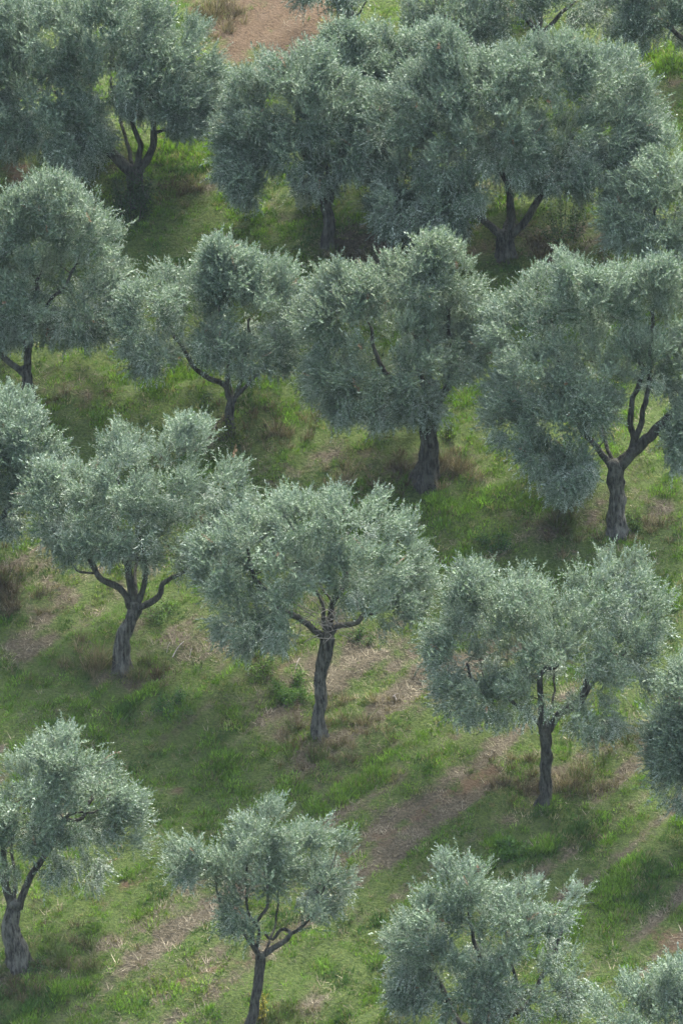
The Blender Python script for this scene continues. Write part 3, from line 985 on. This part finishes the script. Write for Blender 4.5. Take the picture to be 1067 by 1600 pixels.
             (1010, 1035, 28, 46), (945, 1075, 36, 30), (735, 895, 22, 14), (690, 1000, 18, 30)], seed=17, gap=3.2, low=.35, dense=0.8, tint=(.12, .05)),
 dict(label='dark leafy olive crown cut by the edge, hanging beside the lone round pale olive', base=(1092, 1340), w=(26, 24),
      trunk=[(1092, 1340), (1092, 1310), (1090, 1280)], limbs=[([(1088, 1285), (1070, 1240), (1060, 1190)], 13, 8), ([(1092, 1285), (1105, 1240), (1110, 1180)], 13, 8)],
      crown=[(1060, 1080, 46, 50), (1068, 1052, 36, 40), (1045, 1160, 36, 72), (1060, 1230, 40, 42), (1100, 1120, 50, 90), (1110, 1210, 50, 60)], seed=18, tint=(.08, .02)),
 dict(label='olive tree on a thick furrowed grey trunk with a dark hollow at its foot', base=(25, 1508), w=(42, 30),
      trunk=[(25, 1508), (24, 1475), (22, 1440), (25, 1408)],
      limbs=[([(20, 1415), (12, 1375), (8, 1330), (20, 1290)], 16, 10), ([(32, 1418), (52, 1365), (72, 1335), (88, 1312), (102, 1286), (128, 1280)], 14, 8),
             ([(100, 1292), (115, 1272), (155, 1268)], 7, 4), ([(15, 1395), (-10, 1350), (-30, 1300)], 11, 7)],
      crown=[(110, 1175, 62, 42), (60, 1210, 60, 46), (170, 1225, 42, 52), (130, 1270, 70, 52), (40, 1280, 60, 55), (-10, 1240, 50, 60), (192, 1310, 28, 36),
             (100, 1335, 50, 40), (150, 1355, 44, 28), (15, 1340, 40, 36), (-40, 1300, 50, 60), (205, 1270, 20, 30)], seed=19, gap=4.5, low=.14, dense=0.75, tint=(.1, .05), flare=.55, twigs=2),
 dict(label='small sparse olive tree with a thin trunk and a looped bent limb', base=(393, 1612), w=(18, 18),
      trunk=[(393, 1612), (399, 1560), (404, 1520), (408, 1488)],
      limbs=[([(406, 1492), (396, 1465), (396, 1445), (414, 1415), (420, 1390)], 10, 6), ([(404, 1492), (385, 1470), (374, 1445), (352, 1425), (340, 1390)], 8, 5),
             ([(410, 1492), (430, 1480), (448, 1470), (457, 1455), (448, 1450), (436, 1452), (424, 1470)], 12, 7), ([(404, 1488), (402, 1450), (390, 1420), (385, 1380)], 7, 5),
             ([(456, 1456), (480, 1430), (500, 1400)], 7, 4)],
      crown=[(410, 1268, 42, 40), (318, 1322, 48, 26), (395, 1325, 45, 30), (470, 1322, 52, 36), (535, 1340, 36, 50), (350, 1362, 36, 24), (420, 1370, 46, 26),
             (505, 1390, 48, 42), (362, 1415, 34, 26), (528, 1440, 36, 26), (490, 1440, 24, 18), (375, 1455, 18, 14), (300, 1350, 24, 18)], seed=20, gap=4.5, low=.14, tint=(.1, .06), dense=0.72, deep=.55),
 dict(label='grey-green open olive with its fork at the bottom edge and fine twigs showing', base=(740, 1660), w=(34, 28),
      trunk=[(740, 1660), (742, 1635), (744, 1602)],
      limbs=[([(740, 1610), (714, 1590), (692, 1548), (662, 1498), (650, 1460)], 13, 8), ([(744, 1608), (748, 1550), (745, 1500), (735, 1440)], 12, 7),
             ([(749, 1610), (768, 1590), (806, 1584), (835, 1552), (850, 1518), (870, 1480)], 14, 8), ([(748, 1606), (770, 1560), (800, 1540), (790, 1480)], 9, 6)],
      crown=[(722, 1362, 38, 44), (705, 1395, 40, 40), (812, 1402, 42, 38), (866, 1392, 50, 46), (680, 1430, 55, 46), (765, 1460, 75, 46), (860, 1465, 60, 54), (640, 1488, 38, 42),
             (700, 1515, 66, 42), (800, 1525, 66, 42), (892, 1515, 30, 40), (650, 1550, 38, 22), (870, 1560, 36, 22), (750, 1540, 50, 28), (720, 1565, 55, 22), (800, 1562, 50, 22)], seed=21, gap=4.5, low=.14, tint=(.1, -.05), dense=0.72, twigs=3),
 dict(label='olive tree top poking into the bottom corner, below the worn red track', base=(1030, 1800), w=(26, 24),
      trunk=[(1030, 1800), (1030, 1760), (1030, 1730)], limbs=[([(1028, 1735), (1000, 1690), (990, 1640)], 13, 8), ([(1032, 1735), (1050, 1680), (1060, 1620)], 13, 8)],
      crown=[(1010, 1548, 60, 34), (1060, 1532, 45, 34), (960, 1588, 42, 36), (1040, 1610, 80, 55), (1100, 1570, 50, 50)], seed=22, gap=4, low=.14, dense=0.9, tint=(.15, 0)),
]
placed = []
for sp in TREES:
    placed.append(olive(sp))


# ------------------------------------------------------------------ dead grass, weeds, shrubs and sticks, each where it stands
def strips(base, hd, ln, w, rs, droop):
    """two-segment blades bending over under their weight"""
    n = len(base)
    az = rs.uniform(0, 2 * np.pi, n)
    sd = np.stack([np.cos(az), np.sin(az), np.zeros(n)], -1) * w[:, None] / 2
    hor = hd * np.array([1, 1, 0])
    m_ = base + hd * ln[:, None] * .55
    tip = base + hd * ln[:, None] * .8 + (hor * .5 + np.array([0, 0, -.35]) * droop) * ln[:, None] * .5
    V = np.stack([base - sd, base + sd, m_ + sd * .7, m_ - sd * .7, tip], 1).reshape(-1, 3)
    k = np.arange(n)[:, None] * 5
    return V, k + np.array([[0, 1, 2, 3]]), k + np.array([[3, 2, 4]])


def dry_tuft(px, py, r, h, n, label, pale=.4, green=.1, name='dry_grass_tuft', cat='dry grass tuft', group='tufts of dead grass on the hillside', sx=1.0):
    rs = np.random.default_rng(int(px * 13 + py))
    c = ground_at(px, py)
    ns = max(12, int(n / 45))
    cx, cy = rs.normal(0, r * .55 * sx, ns), rs.normal(0, r * .50, ns)
    fall = np.exp(-0.5 * ((cx / sx) ** 2 + cy ** 2) / (r * .6) ** 2)
    ch = h * rs.uniform(.3, 1.15, ns) * (.4 + .6 * fall)
    ck = pale + rs.normal(0, .26, ns)
    cgreen = rs.random(ns) < green * 1.5
    si = rs.integers(0, ns, n)
    an = rs.uniform(0, 2 * np.pi, n)
    rr = np.abs(rs.normal(0, .085, n))
    x, y = cx[si] + np.cos(an) * rr, cy[si] + np.sin(an) * rr
    b_ = np.stack([x, y, height(x + c[0], y + c[1]) - c[2] - .02], -1)
    le = rs.uniform(.1, 1.1, n)
    a2 = an + rs.normal(0, .9, n)
    hd = nrm(np.stack([np.cos(a2) * le, np.sin(a2) * le - .1, np.ones(n)], -1))
    ln = ch[si] * rs.uniform(.4, 1.15, n)
    V, q, t3 = strips(b_, hd, ln, rs.uniform(.008, .017, n), rs, rs.uniform(.3, 1.3, n)[:, None])
    k = np.clip(ck[si] + rs.normal(0, .2, n), 0, 1)[:, None]
    col = np.array([.058, .046, .028]) * (1 - k) + np.array([.20, .17, .10]) * k
    g_ = (cgreen[si] | (rs.random(n) < green * .5))[:, None]
    col = np.where(g_, np.array([.075, .105, .03]), col) * rs.uniform(.7, 1.25, (n, 1))
    o = mesh_np(name, V, [q, t3], M_STRAW, tint=np.vstack([col, col]))
    o.location = c
    tag(o, label, cat, group)
    return o


def weed(px, py, r, h, n, label, ca=(.032, .075, .016), cb=(.075, .145, .026), leaf=.058, name='weed_clump', cat='weed clump', group='leafy weeds in the grass', flowers=None, stems=14):
    rs = np.random.default_rng(int(px * 7 + py))
    c = ground_at(px, py)
    root = empty(name, c)
    tag(root, label, cat, group)
    bag = Bag()
    tips = []
    for _ in range(stems):
        a, q = rs.uniform(0, 2 * np.pi), math.sqrt(rs.random())
        x0, y0 = math.cos(a) * q * r * .5, math.sin(a) * q * r * .5
        x1, y1 = math.cos(a) * q * r, math.sin(a) * q * r
        z0 = float(height(c[0] + x0, c[1] + y0)) - c[2]
        zt = float(height(c[0] + x1, c[1] + y1)) - c[2]
        hh = h * (1 - .5 * q * q) * rs.uniform(.7, 1.1)
        P = np.array([(x0, y0, z0 - .03), ((x0 * 1.4 + x1) / 2.4, (y0 * 1.4 + y1) / 2.4, (z0 + zt) / 2 + hh * .6), (x1, y1, zt + hh)])
        bag.add(*tube(P, np.array([.009, .007, .003]), 4))
        tips.append(P)
    mesh_np('stems', np.vstack(bag.v), [np.vstack(bag.q), np.vstack(bag.t)], M_TWIG, parent=root)['kind'] = 'stuff'
    T_ = np.array(tips)
    si = rs.integers(0, stems, n)
    f_ = rs.uniform(.15, 1.0, n)[:, None]
    P0 = T_[si]
    pos = np.where(f_ < .5, P0[:, 0] + (P0[:, 1] - P0[:, 0]) * f_ * 2, P0[:, 1] + (P0[:, 2] - P0[:, 1]) * (f_ * 2 - 1)) + rs.normal(0, r * .12, (n, 3))
    ld = nrm(rs.normal(0, 1, (n, 3)) + np.array([0, -.1, .35]))
    nor = nrm(rs.normal(0, .5, (n, 3)) + np.array([0, 0, 1]))
    nor = nrm(nor - ld * np.sum(nor * ld, 1)[:, None])
    V = leaf_quads(pos, ld, nor, rs.uniform(.7, 1.3, n) * leaf, rs.uniform(.4, .65, n) * leaf)
    k = np.clip(.45 + rs.normal(0, .3, n), 0, 1)[:, None]
    col = np.array(ca) * (1 - k) + np.array(cb) * k
    if flowers:
        col[rs.random(n) < flowers] = (.40, .31, .05)
    mesh_np('foliage', V, np.arange(4 * n).reshape(-1, 4), M_WEED, tint=col, parent=root)['kind'] = 'stuff'
    return root


dry_tuft(492, 1165, 1.15, .62, 2600, 'brown dead grass wrapped round the foot of the tall winding pale trunk', .25, .12, sx=1.1)
dry_tuft(570, 1118, 1.0, .62, 1700, 'tall pale dead grass just uphill of the winding pale trunk', .55, .15, sx=1.2)
dry_tuft(905, 1222, .85, .75, 1900, 'golden dead grass on the uphill side of the lone dark straight trunk', .6, .12)
dry_tuft(800, 1215, .95, .55, 1700, 'dark brown dead grass between the worn track and the lone dark straight trunk', .2, .08, sx=1.2)
dry_tuft(150, 1040, .6, .95, 1100, 'upright pale dead grass beside the leaning trunk', .6, .1)
dry_tuft(228, 1058, .7, .6, 1300, 'russet brown weeds and dead grass in front of the leaning trunk', .2, .25)
dry_tuft(430, 676, 1.1, .6, 2000, 'brown dead grass beside the thin short trunk', .35, .1, sx=1.3)
dry_tuft(622, 742, .8, .6, 1400, 'dark brown dead grass on the shaded side of the thick flaring trunk', .2, .1)
dry_tuft(705, 740, .65, 1.05, 1100, 'tall grey dead stems close behind the thick flaring trunk', .45, .05)
dry_tuft(532, 752, .6, .8, 700, 'lone wisp of tall pale straw downhill of the thick flaring trunk', .8, .05)
dry_tuft(885, 826, .9, .65, 1500, 'dead grass on the shaded side of the trunk with the long slanting limb', .4, .25, sx=1.2)
dry_tuft(1010, 822, .7, .6, 1200, 'dead grass at the edge, uphill of the trunk with the long slanting limb', .5, .15)
dry_tuft(18, 940, 1.1, .75, 2400, 'wide patch of dark brown dead grass at the edge under a cut-off olive crown', .2, .06)
dry_tuft(105, 1490, 1.1, .62, 2200, 'yellow-brown dead grass uphill of the trunk with a dark hollow', .4, .3, sx=1.3)
dry_tuft(40, 1548, .8, .45, 1200, 'low dark dead grass below the trunk with a dark hollow', .15, .25, sx=1.3)
dry_tuft(450, 1588, .8, .5, 1200, 'thin dead grass beside the thin trunk at the bottom edge', .45, .3)
dry_tuft(548, 398, .8, .5, 1200, 'brown dead grass at the foot of the dark trunk near the widest crown', .2, .1, sx=1.4)
dry_tuft(285, 298, .9, .6, 1300, 'brown dead grass beside the dark trunk with the green shrub', .35, .2)
dry_tuft(845, 398, 1.0, .6, 1500, 'reddish brown dead grass under the widest crown', .2, .1, sx=1.3)
dry_tuft(345, 28, .8, 1.1, 1300, 'heap of dry brown stalks beside the bare dirt slope at the top', .45, .03)
dry_tuft(980, 1150, .45, .45, 1000, 'thin brown dead grass behind the drooping side of the round pale crown', .35, .3)
dry_tuft(100, 622, .9, .4, 1100, 'low brown dead grass beside the trunk with the elbow-bent limb', .3, .2, sx=1.3)

weed(207, 338, .85, 1.25, 2600, 'dark green shrub growing round the trunk of the huge dark olive', (.016, .035, .014), (.04, .07, .028), .07, 'shrub', 'shrub', 'green shrubs under the olives', stems=26)
weed(880, 372, .8, 1.2, 1700, 'dark green shrub under the widest crown beside reddish dead grass', (.016, .035, .016), (.045, .075, .034), .07, 'shrub', 'shrub', 'green shrubs under the olives', stems=22)
weed(322, 672, .35, 1.15, 420, 'thin upright green sapling next to the thin short trunk', (.03, .06, .02), (.07, .11, .03), .07, 'sapling', 'sapling', stems=7)
weed(362, 690, .4, .45, 420, 'low green and yellow plant right in front of the thin short trunk', (.05, .08, .02), (.12, .15, .03), .07)
weed(458, 1088, .62, .36, 2000, 'bright green leafy weed clump touching the tall winding pale trunk')
weed(800, 1338, .42, .38, 800, 'rounded green leafy weed on the open grass below the lone dark straight trunk', (.04, .09, .02), (.085, .16, .035), .085)
weed(272, 1108, .6, .32, 1000, 'dark green weed patch in the shade downhill of the leaning trunk', (.02, .06, .02), (.05, .11, .03))
weed(402, 1038, .55, .5, 1000, 'green weeds growing under the low hanging bough of the pale silvery olive', (.04, .085, .018), (.10, .165, .03))
weed(778, 858, .6, .32, 800, 'dark green weed patch on the open grass above the round pale crown', (.02, .06, .02), (.05, .10, .03))
weed(992, 826, .3, .45, 420, 'small fresh green weed touching the trunk with the long slanting limb', (.04, .085, .018), (.10, .16, .03))
weed(700, 690, .3, .55, 300, 'small green shoots behind the thick flaring trunk', (.04, .08, .02), (.09, .13, .03))
weed(200, 880, .55, .5, 700, 'light green weeds seen between the open knotted limbs', (.06, .10, .02), (.13, .18, .035))
weed(250, 965, .5, .35, 600, 'green weeds uphill of the leaning trunk near the pale fallen sticks', (.035, .075, .02), (.08, .14, .03))
weed(560, 1000, .45, .28, 500, 'dark green weeds behind the fork with the bleached twigs', (.03, .065, .018), (.06, .11, .028))
weed(412, 1596, .28, .75, 380, 'yellow-flowered plant standing beside the thin trunk at the bottom edge', (.10, .11, .02), (.22, .20, .03), .06, 'flowering_plant', 'flowering plant', None, .14, 8)
weed(55, 1515, .35, .3, 380, 'small dark green weed beside the foot of the trunk with a dark hollow', (.02, .05, .016), (.05, .10, .03))


def stick(a, b_, w, label):
    A, B = ground_at(*a), ground_at(*b_)
    o_ = (A + B) / 2
    up_ = np.array([0, 0, .05])
    P = np.array([A - o_ + up_ * .4, (A - o_) * .3 + up_ * 2.0, (B - o_) * .4 + up_ * 2.4, B - o_ + up_ * 2])
    P, R = catmull(P, np.array([w, w * .9, w * .8, w * .5]), .06)
    o = mesh_np('stick', *(lambda V, q, t3: (V, [q, t3]))(*tube(P, R, 6, .2)), M_DEADTWIG, smooth=True)
    o.location = o_
    tag(o, label, 'stick', 'fallen sticks on the worn ground')


stick((270, 1028), (288, 1008), .015, 'longest pale fallen stick on the worn ground uphill of the leaning trunk')
stick((261, 1021), (266, 1010), .009, 'short pale stick lying beside the longest fallen stick')
stick((297, 1028), (300, 1020), .008, 'tiny pale stick lying downhill of the longest fallen stick')
stick((462, 1046), (469, 1034), .011, 'pale curved stick on the bare strip left of the winding trunk')
stick((610, 1096), (622, 1090), .010, 'pale twig lying on the brown thatch uphill of the winding trunk')
stick((614, 1088), (620, 1102), .011, 'thin pale twig crossing another on the brown thatch')

# bleached twigs tangled in the fork of the pale silvery olive
root_, base_, s_ = placed[15]
rs = np.random.default_rng(99)
bag = Bag()
for _ in range(34):
    a = np.array([(rs.uniform(488, 530) - 498) / s_, rs.uniform(-.45, .15), (1148 - rs.uniform(950, 992)) / s_])
    d = nrm(np.array([rs.normal(0, 1), rs.normal(0, .5) - .2, rs.normal(.35, .6)]))
    L = rs.uniform(.3, .8)
    P = np.array([a, a + d * L * .5 + rs.normal(0, .06, 3), a + d * L + rs.normal(0, .12, 3)])
    P, R = catmull(P, np.array([.014, .010, .005]), .08)
    bag.add(*tube(P, R, 4))
o = mesh_np('dead_twigs', np.vstack(bag.v), [np.vstack(bag.q), np.vstack(bag.t)], M_DEADTWIG, smooth=True, parent=root_)
o['kind'] = 'stuff'

# ------------------------------------------------------------------ the air
if HAZE_DENSITY > 0:
    hb = (np.array([(x, y, z) for x in (-131, 131) for y in (-206, 136) for z in (-24.5, 75)], float))
    hf = np.array([(0, 1, 3, 2), (4, 6, 7, 5), (0, 4, 5, 1), (2, 3, 7, 6), (0, 2, 6, 4), (1, 5, 7, 3)])
    m, t, out = mat('valley_air')
    pv = node(t, 'ShaderNodeVolumePrincipled')
    pv.inputs['Color'].default_value = HAZE_COLOR
    pv.inputs['Density'].default_value = HAZE_DENSITY
    t.links.new(pv.outputs[0], out.inputs['Volume'])
    haze = mesh_np('haze', hb, hf, m)
    tag(haze, 'thin bluish air between the viewer and the hillside', 'haze', kind='stuff')
print('LEAVES', TOTAL[0], 'TRIS', sum(sum(len(p.vertices) - 2 for p in o.data.polygons) if len(o.data.polygons) < 5000 else len(o.data.loops) - 2 * len(o.data.polygons) for o in sc.objects if o.type == 'MESH'))
